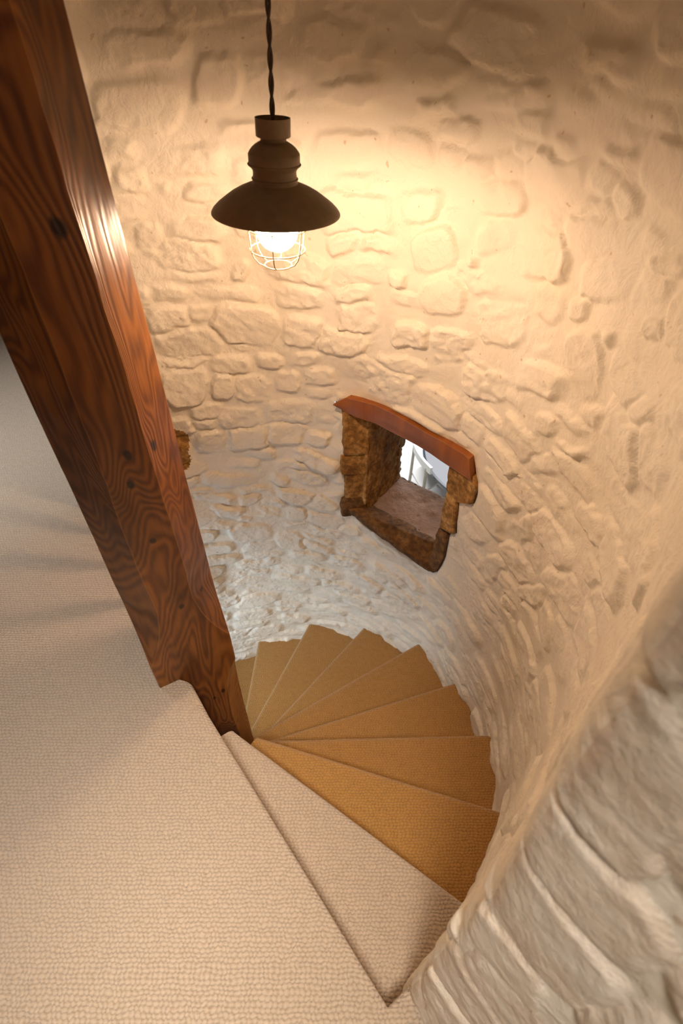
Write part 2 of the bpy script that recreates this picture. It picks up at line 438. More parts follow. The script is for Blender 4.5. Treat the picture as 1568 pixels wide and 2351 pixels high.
for (u, v, w, h, ang) in TRACED:
    a = math.radians(ang); ux, uy = math.cos(a), math.sin(a)
    c = sz(u, v)
    A = np.stack([(sz(u + ux * w / 2, v + uy * w / 2) - sz(u - ux * w / 2, v - uy * w / 2)) / 2,
                  (sz(u - uy * h / 2, v + ux * h / 2) - sz(u + uy * h / 2, v - ux * h / 2)) / 2], axis=1)
    add_seed(c[0], c[1], A * 1.08, random.uniform(0.011, 0.028), random.uniform(0.25, 1.0), (random.uniform(-.12, .12), random.uniform(-.10, .14)))
ntr = len(seeds)
smin, smax = float(S.min()), float(S.max())
def free(s, z, a, b):
    k = len(seeds)
    ds = s - SA[:k, 0]; dz = z - SA[:k, 1]
    p = SA[:k, 3] * ds + SA[:k, 4] * dz; r = SA[:k, 5] * ds + SA[:k, 6] * dz
    if (p ** 4 + r ** 4 < (1 + 0.50 * min(a, b) / SA[:k, 2]) ** 4).any(): return False
    return not ((ds / a) ** 4 + (dz / b) ** 4 < 1.0).any()
SA = np.zeros((4000, 7))
def note(k):
    q = seeds[k]; SA[k] = (q[0], q[1], q[3], q[2][0, 0], q[2][0, 1], q[2][1, 0], q[2][1, 1])
for k in range(ntr): note(k)
for (n, a0, a1, b0, b1) in ((2500, .11, .17, .06, .095), (4000, .075, .13, .04, .065), (4000, .045, .08, .022, .040)):
    for _ in range(n):
        z = random.uniform(-1.9, 2.2); s = random.uniform(smin, smax)
        a = random.uniform(a0, a1); b = random.uniform(b0, b1)
        if z < 0.1: b *= 0.62
        if s < math.radians(-46) * R0: a *= 1.1; b *= 1.5
        if not free(s, z, a, b): continue
        t = random.uniform(-.16, .16)
        A = np.array([[a * math.cos(t), -b * math.sin(t)], [a * math.sin(t), b * math.cos(t)]])
        add_seed(s, z, A, min(random.uniform(0.008, 0.028), (0.36 if z > 0.15 else 0.62) * b), random.uniform(0.2, 1.0), (random.uniform(-.12, .12), random.uniform(-.10, .14)))
        note(len(seeds) - 1)
print('stones', ntr, len(seeds))

wS = S + 0.030 * fbm(S * 6, Z2 * 6, 1.0, 3) + 0.007 * fbm(S * 34, Z2 * 34, 3.0, 2)
wZ = Z2 + 0.024 * fbm(S * 6, Z2 * 6, 7.0, 3) + 0.007 * fbm(S * 34, Z2 * 34, 11.0, 2)
F1 = np.full(S.shape, 9.0); F2 = np.full(S.shape, 9.0); ID = np.full(S.shape, -1)
smid = S[len(zs) // 2]
for i, q in enumerate(seeds):
    ext = q[8] * 1.7 + 0.06
    r0, r1 = np.searchsorted(zs, [q[1] - ext[1], q[1] + ext[1]])
    c0, c1 = np.searchsorted(smid, [q[0] - ext[0] - 0.22, q[0] + ext[0] + 0.22])
    if r1 <= r0 or c1 <= c0: continue
    ds = wS[r0:r1, c0:c1] - q[0]; dz = wZ[r0:r1, c0:c1] - q[1]
    p = q[2][0, 0] * ds + q[2][0, 1] * dz; r = q[2][1, 0] * ds + q[2][1, 1] * dz
    d = (np.abs(p) ** 3.4 + np.abs(r) ** 3.4) ** (1 / 3.4)
    f1 = F1[r0:r1, c0:c1]; f2 = F2[r0:r1, c0:c1]; idd = ID[r0:r1, c0:c1]
    lt = d < f1
    f2[...] = np.where(lt, f1, np.minimum(f2, d)); idd[...] = np.where(lt, i, idd); f1[...] = np.where(lt, d, f1)
qs = np.array([[q[0], q[1], q[3], q[4], q[5], q[6], q[7]] for q in seeds])
e = np.minimum(1 - F1, 0.6 * (F2 - F1)) * qs[ID, 2]
e = np.where(ID < 0, -0.02, e)
edgew = 0.007 + 0.017 * (vnoise(S * 5, Z2 * 5, 2.0) + 1) / 2
sm = sstep(-0.003, edgew, e)
tilt = qs[ID, 5] * np.clip(S - qs[ID, 0], -.12, .12) + qs[ID, 6] * np.clip(Z2 - qs[ID, 1], -.1, .1)
ridge = 1 - np.abs(fbm(S * 16, Z2 * 26, 4.0, 4)) * 2
facen = fbm(S * 26 + ID * 3.7, Z2 * 34, 5.0, 4) * 0.010 + (ridge - 0.7) * 0.007 * (vnoise(S * 4, Z2 * 4, 8.) > -0.2)
Hh = qs[ID, 3] * sm + tilt * sm * 0.9 + facen * qs[ID, 4] * sm
Hh += 0.004 * fbm(S * 11, Z2 * 14, 6.0, 3) + 0.0012 * fbm(S * 60, Z2 * 60, 7.0, 2)
Hh += 0.020 * fbm(S * 2.2, Z2 * 2.6, 9.0, 2) + 0.010 * fbm(S * 5, Z2 * 7, 19.0, 2)
Hh -= 0.012
jw = np.zeros(S.shape); jw[:, :nj + 20] = 1
Hh = Hh * (1 - 0.25 * jw) * (0.62 + 0.26 * sstep(-10, 60, TH)) * (1 - 0.15 * sstep(1.3, 1.8, Z2))

# hole for the little window, outline traced in pixels
WOUT = [(235,235),(330,200),(600,262),(1000,480),(1300,665),(1318,820),(1330,900),(1300,1022),(1185,1000),(1172,1110),(1160,1262),
        (1110,1270),(1078,1440),(1022,1542),(960,1530),(800,1400),(600,1255),(420,1110),(330,1080),(292,1030),(290,980),
        (330,930),(335,860),(290,780),(300,690),(325,620),(315,470),(330,370),(350,320)]
WOUT = [(700 + x * 0.2934, 860 + y * 0.2934) for x, y in WOUT]
WPOLY = np.array([on_wall(u, v)[:2] for u, v in WOUT])
def in_poly(px, py, poly):
    ins = np.zeros(px.shape, bool); n = len(poly)
    for i in range(n):
        x0, y0 = poly[i]; x1, y1 = poly[(i + 1) % n]
        c = ((y0 > py) != (y1 > py)) & (px < (x1 - x0) * (py - y0) / (y1 - y0 + 1e-12) + x0)
        ins ^= c
    return ins
hole = in_poly(TH + 0.35 * fbm(S * 40, Z2 * 40, 2.5, 2), Z2 + 0.006 * fbm(S * 40, Z2 * 40, 5.5, 2), WPOLY); hole[:, :nj] = False
# bare stone patch left of the window, beside the post
BPOLY = np.array([on_wall(u, v)[:2] for u, v in ((330, 980), (425, 988), (436, 1000), (437, 1025), (433, 1040), (440, 1056), (436, 1072), (415, 1082), (330, 1084))])
bare = in_poly(TH + 0.3 * fbm(S * 40, Z2 * 40, 2.5, 2), Z2 + 0.005 * fbm(S * 40, Z2 * 40, 5.5, 2), BPOLY); bare[:, :nj] = False

hb = hole.astype(float)
for _ in range(5):
    hb = (np.roll(hb, 1, 0) + np.roll(hb, -1, 0) + np.roll(hb, 1, 1) + np.roll(hb, -1, 1) + hb) / 5
hw_ = hb.copy()
for _ in range(25):
    hw_ = (np.roll(hw_, 1, 0) + np.roll(hw_, -1, 0) + np.roll(hw_, 1, 1) + np.roll(hw_, -1, 1) + hw_) / 5
hw_ = np.clip(hw_ * 2.2, 0, 1)
Hh = Hh * (1 - hw_) - 0.012 * hw_ - 0.014 * hb ** 1.5
def grid_normals(P):
    du = np.gradient(P, axis=1); dv = np.gradient(P, axis=0)
    n = np.cross(dv, du); n /= np.linalg.norm(n, axis=2, keepdims=True) + 1e-12
    return n
P = np.stack([X, Y, Z2], axis=2)
N = grid_normals(P)
mid_col = nj + ncirc // 2
if (N[100, mid_col, :2] @ (np.array([AX, AY]) - P[100, mid_col, :2])) < 0: N = -N; FLIP = True
else: FLIP = False
P = P + N * Hh[:, :, None]
N = grid_normals(P) * (-1 if FLIP else 1)

nr, nc = S.shape
idx = np.arange(nr * nc).reshape(nr, nc)
Q = np.stack([idx[:-1, :-1], idx[:-1, 1:], idx[1:, 1:], idx[1:, :-1]], axis=2).reshape(-1, 4)
if FLIP: pass
# orient faces toward the room
tst = Q[len(Q) // 2]; Pf = P.reshape(-1, 3); Nf = N.reshape(-1, 3)
fn = np.cross(Pf[tst[1]] - Pf[tst[0]], Pf[tst[3]] - Pf[tst[0]])
if fn @ Nf[tst[0]] < 0: Q = Q[:, ::-1]
isst = (e > 0.0) & (ID >= 0)
fid = np.where(isst, ID, -1)[:-1, :-1].reshape(-1)
fh = hole[:-1, :-1].reshape(-1); fb = bare[:-1, :-1].reshape(-1)
fj = np.zeros((nr - 1, nc - 1), bool); fj[:, :nj] = True; fj = fj.reshape(-1)
fid[fb] = -5
keep = ~fh

def submesh(name, faces, skirt=0.0):
    u, inv = np.unique(faces, return_inverse=True); f = inv.reshape(faces.shape)
    V = Pf[u]; Nn = Nf[u]
    if skirt:
        ed = np.concatenate([f[:, [0, 1]], f[:, [1, 2]], f[:, [2, 3]], f[:, [3, 0]]])
        key = np.sort(ed, axis=1); _, first, cnt = np.unique(key[:, 0] * (len(u) + 1) + key[:, 1], return_index=True, return_counts=True)
        be = ed[first[cnt == 1]]
        bv, binv = np.unique(be, return_inverse=True); be2 = binv.reshape(be.shape)
        n0 = len(V); V = np.concatenate([V, V[bv] - Nn[bv] * skirt]); Nn = np.concatenate([Nn, Nn[bv]])
        f = np.concatenate([f, np.stack([be[:, 1], be[:, 0], n0 + be2[:, 0], n0 + be2[:, 1]], axis=1)])
    return np_mesh(name, V, f, Nn)

# rank stones by the room they take in the photograph
pu, pv, pd = project(Pf)
inframe = (pu > 0) & (pu < 1568) & (pv > 0) & (pv < 2351) & (pd > 0.05)
q0 = Q[:, 0]; q2 = Q[:, 2]; q1 = Q[:, 1]; q3 = Q[:, 3]
area = 0.5 * np.abs((pu[q2] - pu[q0]) * (pv[q3] - pv[q1]) - (pv[q2] - pv[q0]) * (pu[q3] - pu[q1]))
behind_post = (pu[q0] < 153 + 0.2557 * pv[q0])
area = np.where(inframe[q0] & keep & ~behind_post, area, 0)

def build_wall(name, mask, smat=None):
    w = link_mesh(name, submesh(name, Q[keep & mask & (fid == -1)]), M_WHITE)
    tag(w, kind='structure')
    ids = fid[keep & mask & (fid >= 0)]
    qq = Q[keep & mask & (fid >= 0)]
    tot = np.bincount(fid[keep & mask & (fid >= 0)], weights=area[keep & mask & (fid >= 0)], minlength=len(seeds))
    order = np.argsort(-tot)
    n_parts = min(300, int((tot > 90).sum()))
    chosen = set(order[:n_parts].tolist())
    srt = np.argsort(ids, kind='stable'); ids_s = ids[srt]; qq = qq[srt]
    bnd = np.flatnonzero(np.diff(ids_s)) + 1
    rest = []
    for blk, i in zip(np.split(qq, bnd), ids_s[np.concatenate([[0], bnd])] if len(ids_s) else []):
        if int(i) in chosen: link_mesh('stone', submesh('stone', blk, 0.03), smat or M_WHITE, w)
        else: rest.append(blk)
    if rest:
        o = link_mesh('small_stones', submesh('small_stones', np.concatenate(rest), 0.0), smat or M_WHITE, w)
        tag(o, kind='stuff')
    return w
wall_tower = build_wall('wall_tower', ~fj)
wall_right = build_wall('wall_right', fj, M_TAN)
tag(wall_tower, 'round tower wall of whitewashed rubble stone around the spiral stair')
tag(wall_right, 'blurred whitewashed stone jamb close to the viewer at lower right')
if (fid == -5).any():
    o = link_mesh('stone', submesh('stone', Q[keep & (fid == -5)], 0.05), M_BROWN, wall_tower)
    o['label'] = 'bare brown stone beside the wooden post'

# outer shell behind the wall so that no light leaks through the masonry
bm = bmesh.new(); prev = None
for th in np.arange(-36, TH_END + 1, 3.0):
    if 24 < th < 70: prev = None; continue
    a = wall_pt(th, -2.45, 0.10); b = wall_pt(th, 2.55, 0.10)
    cur = (bm.verts.new(a), bm.verts.new(b))
    if prev: bm.faces.new((prev[0], cur[0], cur[1], prev[1]))
    prev = cur
bm_obj('masonry_core', bm, M_WHITE, wall_tower)
bm = bmesh.new(); prev = None
for th in np.arange(22, 73, 3.0):
    cur = [bm.verts.new(wall_pt(th, zz, 0.10)) for zz in (-2.45, -0.42, 0.62, 2.55)]
    if prev:
        bm.faces.new((prev[0], cur[0], cur[1], prev[1])); bm.faces.new((prev[2], cur[2], cur[3], prev[3]))
    prev = cur
bm_obj('masonry_core', bm, M_WHITE, wall_tower)

# ------------------------------------------------------------------ the little window: lintel, reveal stones, sill
window = tag(empty('window_1', tuple(wall_pt(47, -0.16))), 'small deep window opening with bare brown stone reveals', kind='structure')
OUTD = np.array([0.690, 0.724, 0.0])
def wp(x, y, off=0.0):
    th, z, Pp = on_wall(700 + x * 0.2934, 860 + y * 0.2934)
    return wall_pt(th, z, off)
# timber lintel following the curve of the wall
bm = bmesh.new(); rows = []
top = [(235,215),(330,170),(430,188),(560,228),(700,290),(850,372),(1000,460),(1110,518),(1200,570),(1270,615),(1312,650)]
bot = [(240,228),(345,290),(430,322),(560,372),(690,438),(800,490),(900,545),(1000,608),(1080,660),(1180,728),(1322,822)]
for i, (a, b) in enumerate(zip(top, bot)):
    jit = 0.004 * random.uniform(-1, 1)
    A_, B_ = wp(*a, -0.016 + jit), wp(*b, -0.014 + jit)
    dep = 0.40 if 0 < i < 10 else 0.34
    rows.append([bm.verts.new(x) for x in (A_, A_ * .96 + B_ * .04 + np.array([-.0, -.0, 0]) , A_ * .5 + B_ * .5 - OUTD * .004, A_ * .05 + B_ * .95, B_, B_ + OUTD * dep, A_ + OUTD * dep)])
for r0_, r1_ in zip(rows[:-1], rows[1:]):
    for k in range(7):
        bm.faces.new((r0_[k], r1_[k], r1_[(k + 1) % 7], r0_[(k + 1) % 7]))
bm.faces.new(rows[0]); bm.faces.new(rows[-1])
bmesh.ops.recalc_face_normals(bm, faces=bm.faces)
bmesh.ops.subdivide_edges(bm, edges=bm.edges, cuts=1, use_grid_fill=True)
o = bm_obj('lintel', bm, M_LINTEL, window, True, 30); o['label'] = 'curved reddish timber lintel over the small window'
ZS = -0.165
def blk(name, front, mat, depth, seed, amp=0.004, off=-0.003, **kw):
    pts = [wp(x, y, off) for x, y in front]
    pts = pts + [p + OUTD * depth for p in pts]
    return hull_stone(name, [tuple(p) for p in pts], mat, window, amp=amp, seed=seed, **kw)
# right-hand quoins
blk('stone', [(1132,700),(1330,800),(1338,905),(1302,1030),(1180,1000),(1098,905)], M_BROWN, 0.42, 1.0)
blk('stone', [(1100,915),(1185,985),(1180,1110),(1164,1268),(1050,1195),(1072,1060)], M_BROWN, 0.40, 4.0)
blk('stone', [(1040,1200),(1112,1262),(1080,1440),(1030,1552),(950,1530),(985,1400)], M_DARK, 0.30, 7.0)
# left-hand front stones, in three courses, and the big reveal slab behind them
def colblk(zlo, zhi, mat, seed, bulge=0.0):
    L0 = np.array([0.012 - bulge, 2.075 - bulge * .5]); L0b = np.array([-0.03, 2.22]); L1 = np.array([0.135, 2.09]); L1b = np.array([0.06, 2.30])
    pts = [(*p, z) for p in (L0, L0b, L1, L1b) for z in (zlo, zhi)]
    return hull_stone('stone', pts, mat, window, amp=0.005, seed=seed)
colblk(0.20, 0.455, M_BROWN, 11.0)
colblk(0.085, 0.20, M_BROWN, 13.0, 0.014)
colblk(-0.075, 0.085, M_BROWN, 17.0, -0.008)
colblk(-0.20, -0.075, M_DARK, 19.0, 0.010)
hull_stone('stone', [(*p, z) for p in ((0.125, 2.075), (0.318, 2.325), (0.02, 2.20), (0.20, 2.46)) for z in (-0.22, 0.47)], M_BROWN, window, amp=0.008, seed=21)
hull_stone('stone', [(*p, z) for p in ((0.305, 2.30), (0.345, 2.40), (0.20, 2.40), (0.24, 2.50)) for z in (0.03, 0.47)], M_BROWN, window, amp=0.012, seed=24)
hull_stone('stone', [(*p, z) for p in ((0.300, 2.30), (0.335, 2.385), (0.20, 2.40), (0.24, 2.50)) for z in (-0.22, 0.04)], M_BROWN, window, amp=0.012, seed=26)
# sill slab and the dark front stone
hull_stone('sill', [(0.13, 2.13, ZS), (0.335, 2.375, ZS + .01), (0.70, 2.05, ZS + .01), (0.515, 1.80, ZS), (0.13, 2.13, ZS - .1), (0.335, 2.375, ZS - .12), (0.70, 2.05, ZS - .12), (0.515, 1.80, ZS - .1)], M_PURPLE, window, amp=0.007, seed=31)
fr = [(300,1010),(335,1075),(430,1110),(600,1255),(800,1400),(965,1532),(1015,1540)]
bm_pts = [wp(x, y, 0.0) for x, y in fr]
pts = []
for p in bm_pts:
    pts += [p + np.array([0, 0, -.01]), np.array([p[0], p[1], ZS]) + OUTD * 0.10 , p + OUTD * .12 + np.array([0, 0, -.05])]
hull_stone('sill_edge', [tuple(p) for p in pts], M_DARK, window, amp=0.006, seed=37)

# ------------------------------------------------------------------ landing, ceiling and the rest of the room
O_PX = {0:(880,2306),1:(1062,2066),2:(1153,1860),3:(1126,1683),4:(1039,1566),5:(955,1477),6:(835,1437),7:(705,1436),8:(590,1479)}
I_PX = {0:(478,1640),1:(545,1680),2:(603,1691),3:(630,1695)}
DIRS = {4:17.8,5:31.6,6:50.8,7:67.2,8:87.1}
nose = {}
for k in range(0, 14):
    z = -k * RISE
    if k in O_PX:
        Oo = on_z(*O_PX[k], z)[:2]
    else:
        th = 96.4 + (k - 8) * 19.5; Oo = wall_pt(th, z)[:2]
    if k in I_PX:
        I = on_z(*I_PX[k], z)[:2]
    else:
        a = math.radians(DIRS.get(k, 87.1 + (k - 8) * 19.5)); d = np.array([math.cos(a), math.sin(a)])
        tt = (np.array([AX, AY]) - Oo) @ d
        I = Oo + d * (tt + 0.10)
    nose[k] = (I, Oo)
I0, O0 = nose[0]
land = [tuple(I0), (-0.545, 0.998), tuple(A_c + ex * 0.06 + ey * 0.012), tuple(A_c + ey * 0.012), tuple(A_c + ey * PW), (-1.22, 2.02), (-3.4, 5.6), (-5.2, 5.6), (-5.2, -2.6), (1.5, -2.6), (1.5, 0.5), (0.20, 0.19), tuple(O0 + np.array([0.012, -.004]))]
bm = bmesh.new()
vt = [bm.verts.new((x, y, 0)) for x, y in land]; vb = [bm.verts.new((x, y, -0.17)) for x, y in land]
bm.faces.new(vt); bm.faces.new(vb[::-1])
edges_nose = []
for i in range(len(land)):
    j = (i + 1) % len(land); bm.faces.new((vt[i], vb[i], vb[j], vt[j]))
bmesh.ops.recalc_face_normals(bm, faces=bm.faces)
ed = [e_ for e_ in bm.edges if (e_.verts[0] in vt and e_.verts[1] in vt) and {vt.index(e_.verts[0]), vt.index(e_.verts[1])} in ({0, 1}, {0, len(land) - 1}, {len(land) - 1, len(land) - 2})]
bmesh.ops.bevel(bm, geom=ed, offset=0.022, segments=4, affect='EDGES', profile=0.5)
floor = bm_obj('floor', bm, M_LANDING, None, True, 50)
tag(floor, 'beige looped wool carpet on the landing', kind='structure')

ceil = prism('ceiling', [(-5.2, -2.6), (1.5, -2.6), (1.5, 5.6), (-5.2, 5.6)], 2.56, 2.66, M_CEIL)
tag(ceil, kind='structure')
def slab_wall(name, p0, p1, z0, z1, th=0.1):
    d = np.array(p1) - np.array(p0); n = np.array([-d[1], d[0]]); n = n / np.linalg.norm(n) * th
    w = prism(name, [tuple(p0), tuple(p1), tuple(np.array(p1) + n), tuple(np.array(p0) + n)], z0, z1, M_CEIL)
    return tag(w, kind='structure')
slab_wall('wall_back', (1.5, -2.6), (-5.2, -2.6), 0.0, 2.56, -0.1)
slab_wall('wall_left', (-5.2, -2.6), (-5.2, 5.6), 0.0, 2.56, 0.1)
slab_wall('wall_far_left', (-1.26, 2.10), (-3.4, 5.6), -0.17, 2.56, -0.12)

# ------------------------------------------------------------------ spiral stair
stair = tag(empty('spiral_staircase', (AX, AY, -2.45)), 'carpeted spiral staircase winding down between post and white wall', 'staircase')
for k in range(1, 14):
    z = -k * RISE
    I, Oo = nose[k]; Ip, Op = nose[k - 1]
    t1 = math.degrees(math.atan2(Oo[1] - AY, Oo[0] - AX)); t0 = math.degrees(math.atan2(Op[1] - AY, Op[0] - AX))
    if t1 < t0 - 5: t1 += 360
    dd = (Oo - I) / np.linalg.norm(Oo - I)
    back = (Op - Ip) / np.linalg.norm(Op - Ip); nb = np.array([back[1], -back[0]])
    poly = [I - dd * 0.02]
    nn = 10
    for f in np.linspace(0, 1, nn): poly.append(I + (Oo - I) * f)
    poly.append(Oo + dd * 0.035)
    for f in np.linspace(0.08, 1, 9):
        th = t1 + (t0 - t1) * f; poly.append(wall_pt(th if th < 180 else 180, z, 0.035)[:2] if th < 180 else np.array([AX + 1.13 * math.cos(math.radians(th)), AY + 1.13 * math.sin(math.radians(th))]))
    poly.append(Op + nb * 0.03 + back * 0.03); poly.append(Ip + nb * 0.03)
    bm = bmesh.new(); n = len(poly)
    jit = [0.0015 * random.uniform(-1, 1) for _ in poly]
    vt = [bm.verts.new((p[0], p[1], z + j)) for p, j in zip(poly, jit)]
    npv = np.array([dd[1], -dd[0]])
    if npv @ (np.array(Op) - np.array(Oo)) < 0: npv = -npv
    vb = [bm.verts.new((p[0] + (npv[0] * 0.022 if i < nn + 2 else 0), p[1] + (npv[1] * 0.022 if i < nn + 2 else 0), z - RISE - 0.004)) for i, p in enumerate(poly)]
    ft = bm.faces.new(vt); bm.faces.new(vb[::-1])
    for i in range(n): bm.faces.new((vt[i], vb[i], vb[(i + 1) % n], vt[(i + 1) % n]))
    bmesh.ops.recalc_face_normals(bm, faces=bm.faces)
    vti = {v: i for i, v in enumerate(vt)}
    ed = [e_ for e_ in bm.edges if e_.verts[0] in vti and e_.verts[1] in vti and max(vti[e_.verts[0]], vti[e_.verts[1]]) < nn + 2 and abs(vti[e_.verts[0]] - vti[e_.verts[1]]) == 1]
    bmesh.ops.bevel(bm, geom=ed, offset=0.026, segments=5, affect='EDGES', profile=0.5)
    bmesh.ops.triangulate(bm, faces=[f_ for f_ in bm.faces if len(f_.verts) > 4])
    bm_obj('tread', bm, M_LANDING if k == 1 else M_STAIR_LAMPLIT, stair, True, 50)  # first tread keeps the landing tone, standing in for daylight on it

# ------------------------------------------------------------------ newel post: square block at the landing, octagonal shaft above and below
def chamfer(z):
    c0 = 0.084
    if z > 0.14: t = min(1, max(0, (z - 0.14) / 0.32)); return 0.003 + (c0 - 0.003) * (1 - (1 - t) ** 2.2)
    if z < -0.03: t = min(1, (-0.03 - z) / 0.22); return 0.003 + (c0 * 0.75) * (1 - (1 - t) ** 2)
    return 0.003
zz = np.concatenate([np.arange(-2.45, -0.4, 0.06), np.arange(-0.4, 0.6, 0.012), np.arange(0.6, 2.57, 0.03)])
SUB = 5
rows = []
hw = PW / 2
for z in zz:
    ring = []
    cj = [chamfer(z) * (1 + 0.05 * float(vnoise(z * 5 + 11 * k, k * 3.3)) + 0.02 * float(vnoise(z * 25 + 5 * k, k))) for k in range(4)]
    cs = [(-1, -1), (1, -1), (1, 1), (-1, 1)]
    pts = []
    for k, (sx, sy) in enumerate(cs):
        c = cj[k]
        nxt = {0: ((0, 1), (1, 0)), 1: ((-1, 0), (0, 1)), 2: ((0, -1), (-1, 0)), 3: ((1, 0), (0, -1))}[k]
        for d in nxt: pts.append(np.array([sx * hw + d[0] * c, sy * hw + d[1] * c]))
    for i in range(8):
        a, b = pts[i], pts[(i + 1) % 8]
        for f in range(SUB): ring.append(a + (b - a) * f / SUB)
    ring = np.array(ring)
    rn = ring / np.linalg.norm(ring, axis=1, keepdims=True)
    w = 0.0022 * fbm(ring[:, 0] * 14, ring[:, 1] * 14, z * 6, 3) + 0.004 * fbm(ring[:, 0] * 3, ring[:, 1] * 3, z * 1.5, 2)
    ring = ring + rn * w[:, None]
    rows.append(np.concatenate([ring, np.full((len(ring), 1), z)], axis=1))
V = np.array(rows); m_ = V.shape[1]; nz = len(zz)
W = np.zeros_like(V); W[..., 0] = V[..., 0] * ex[0] + V[..., 1] * ey[0]; W[..., 1] = V[..., 0] * ex[1] + V[..., 1] * ey[1]; W[..., 2] = V[..., 2] + 2.45
ii = np.arange(nz * m_).reshape(nz, m_); jn = np.roll(ii, -1, axis=1)
Fp = np.stack([ii[:-1], jn[:-1], jn[1:], ii[1:]], axis=2).reshape(-1, 4)
me = np_mesh('newel_post', W.reshape(-1, 3), Fp); me.set_sharp_from_angle(angle=math.radians(28))
post = link_mesh('newel_post', me, M_POST); post.location = (PC[0], PC[1], -2.45)
tag(post, 'massive chamfered red-brown timber newel post rising through the landing', 'post')

# balustrade behind the post, along the landing edge
bal = tag(empty('balustrade', (-0.95, 1.66, 0.0)), 'timber balustrade along the landing edge behind the newel post', 'balustrade')
b0 = np.array([-0.738, 1.280]); b1 = np.array([-1.20, 2.03])
def rail(name, z0, z1, w):
    d = (b1 - b0) / np.linalg.norm(b1 - b0); n = np.array([-d[1], d[0]]) * w / 2
    return prism(name, [tuple(b0 + n), tuple(b1 + n), tuple(b1 - n), tuple(b0 - n)], z0, z1, M_POST, bal, 0.006)
rail('handrail', 0.90, 0.96, 0.065); rail('bottom_rail', 0.001, 0.035, 0.055)
for (x, y) in ((-0.79, 1.375), (-0.90, 1.55), (-1.01, 1.725), (-1.12, 1.90)):
    bm = bmesh.new(); sec = []
    for z_, r_ in ((0.035, .028), (0.16, .028), (0.18, .018), (0.30, .024), (0.45, .029), (0.6, .024), (0.74, .018), (0.76, .028), (0.90, .028)):
        sec.append([bm.verts.new((x + r_ * math.cos(a), y + r_ * math.sin(a), z_)) for a in np.arange(8) * math.pi / 4])
    for a, b in zip(sec[:-1], sec[1:]):
        for k in range(8): bm.faces.new((a[k], a[(k + 1) % 8], b[(k + 1) % 8], b[k]))
    bm.faces.new(sec[0][::-1]); bm.faces.new(sec[-1])
    bm_obj('baluster', bm, M_POST, bal, True, 40)

# ------------------------------------------------------------------ pendant lamp
LY = 1.5
def lz(v):
    d = ray(635, v); return d[2] / d[1] * LY + CAM_H
def mpp(v):
    Zr = lz(v) - CAM_H; return (LY * CC - Zr * SS) / F_PX
lamp = tag(empty('pendant_lamp', (-0.1635, LY, lz(490))), 'dark bronze pendant lamp with domed shade and glowing caged bulb', 'lamp')
lamp.rotation_euler = (0, math.radians(2.2), 0)
ZL = lz(490)
def pr(v, half): return (half * mpp(v), lz(v) - ZL)
shade = lathe('shade', [pr(418, 50), pr(421, 56), pr(427, 70), pr(434, 85), pr(445, 103), pr(456, 117), pr(470, 134), pr(480, 143), pr(486, 146.5),
                        pr(488.5, 147), pr(489, 145.5), pr(480, 140), pr(468, 128), pr(455, 113), pr(444, 98), pr(434, 80), pr(427, 62), pr(424, 40)], M_BRONZE, lamp, 96, 45)
lathe('shade_lining', [pr(489, 145), pr(480.5, 139.4), pr(468.5, 127.4), pr(455.5, 112.4), pr(444.5, 97.4), pr(434.5, 79.4), pr(427.5, 61), pr(425, 0)], M_ENAMEL, lamp, 96, 60)
lathe('collar', [pr(424, 30), pr(420, 53), pr(415, 51.5), pr(412.5, 51.8), pr(411, 53.3), pr(408.5, 53.3), pr(407, 50.5), pr(398, 49.8), pr(391, 50.2), pr(385, 53.5), pr(380, 58.5),
                 pr(378.5, 61), pr(376.5, 61.8), pr(374.5, 60.8), pr(373.5, 59), pr(364, 59.3), pr(353, 59.6), pr(351, 58.6), pr(346, 56), pr(339, 51), pr(332, 43.5), pr(327, 36), pr(324.5, 31), pr(323, 30), pr(318, 29.5), pr(314, 29.5), pr(313, 20)], M_BRONZE, lamp, 72, 32)
lathe('cap', [pr(314, 0), pr(314, 38), pr(312, 40), pr(300, 40.3), pr(272, 41), pr(269.5, 41), pr(269.5, 39.8), pr(300, 39), pr(308, 37), pr(309, 0)], M_BRONZE, lamp, 64, 32)
# bulb
rb = 48 * mpp(525); zb = lz(526) - ZL
t = NT('bulb_glow'); t.b.inputs['Emission Color'].default_value = (*LAMP_COLOR, 1); t.b.inputs['Emission Strength'].default_value = LAMP_EMIT
M_BULB = t.fin((0.9, 0.9, 0.9), 0.3)
lathe('bulb', [(0.0, zb - rb)] + [(rb * math.cos(a), zb + rb * math.sin(a)) for a in np.linspace(-1.45, 1.05, 18)] + [(0.021, zb + rb * 1.06), (0, zb + rb * 1.07)], M_BULB, lamp, 40, 80)
lathe('bulb_socket', [(0.0, zb + rb * 1.0), (0.022, zb + rb * 1.0), (0.024, zb + rb * 1.5), (0.024, lz(424) - ZL), (0, lz(424) - ZL)], M_ENAMEL, lamp, 32)
cage = empty('cage'); cage.parent = lamp
cr = [(68.5 * mpp(522), lz(522) - ZL), (63 * mpp(572), lz(572) - ZL), (31 * mpp(608), lz(608) - ZL)]
for r_, z_ in cr:
    tube('ring', [(r_ * math.cos(a), r_ * math.sin(a), z_) for a in np.linspace(0, 2 * math.pi, 64, endpoint=False)], 0.0017, M_WIRE, cage, 8, True)
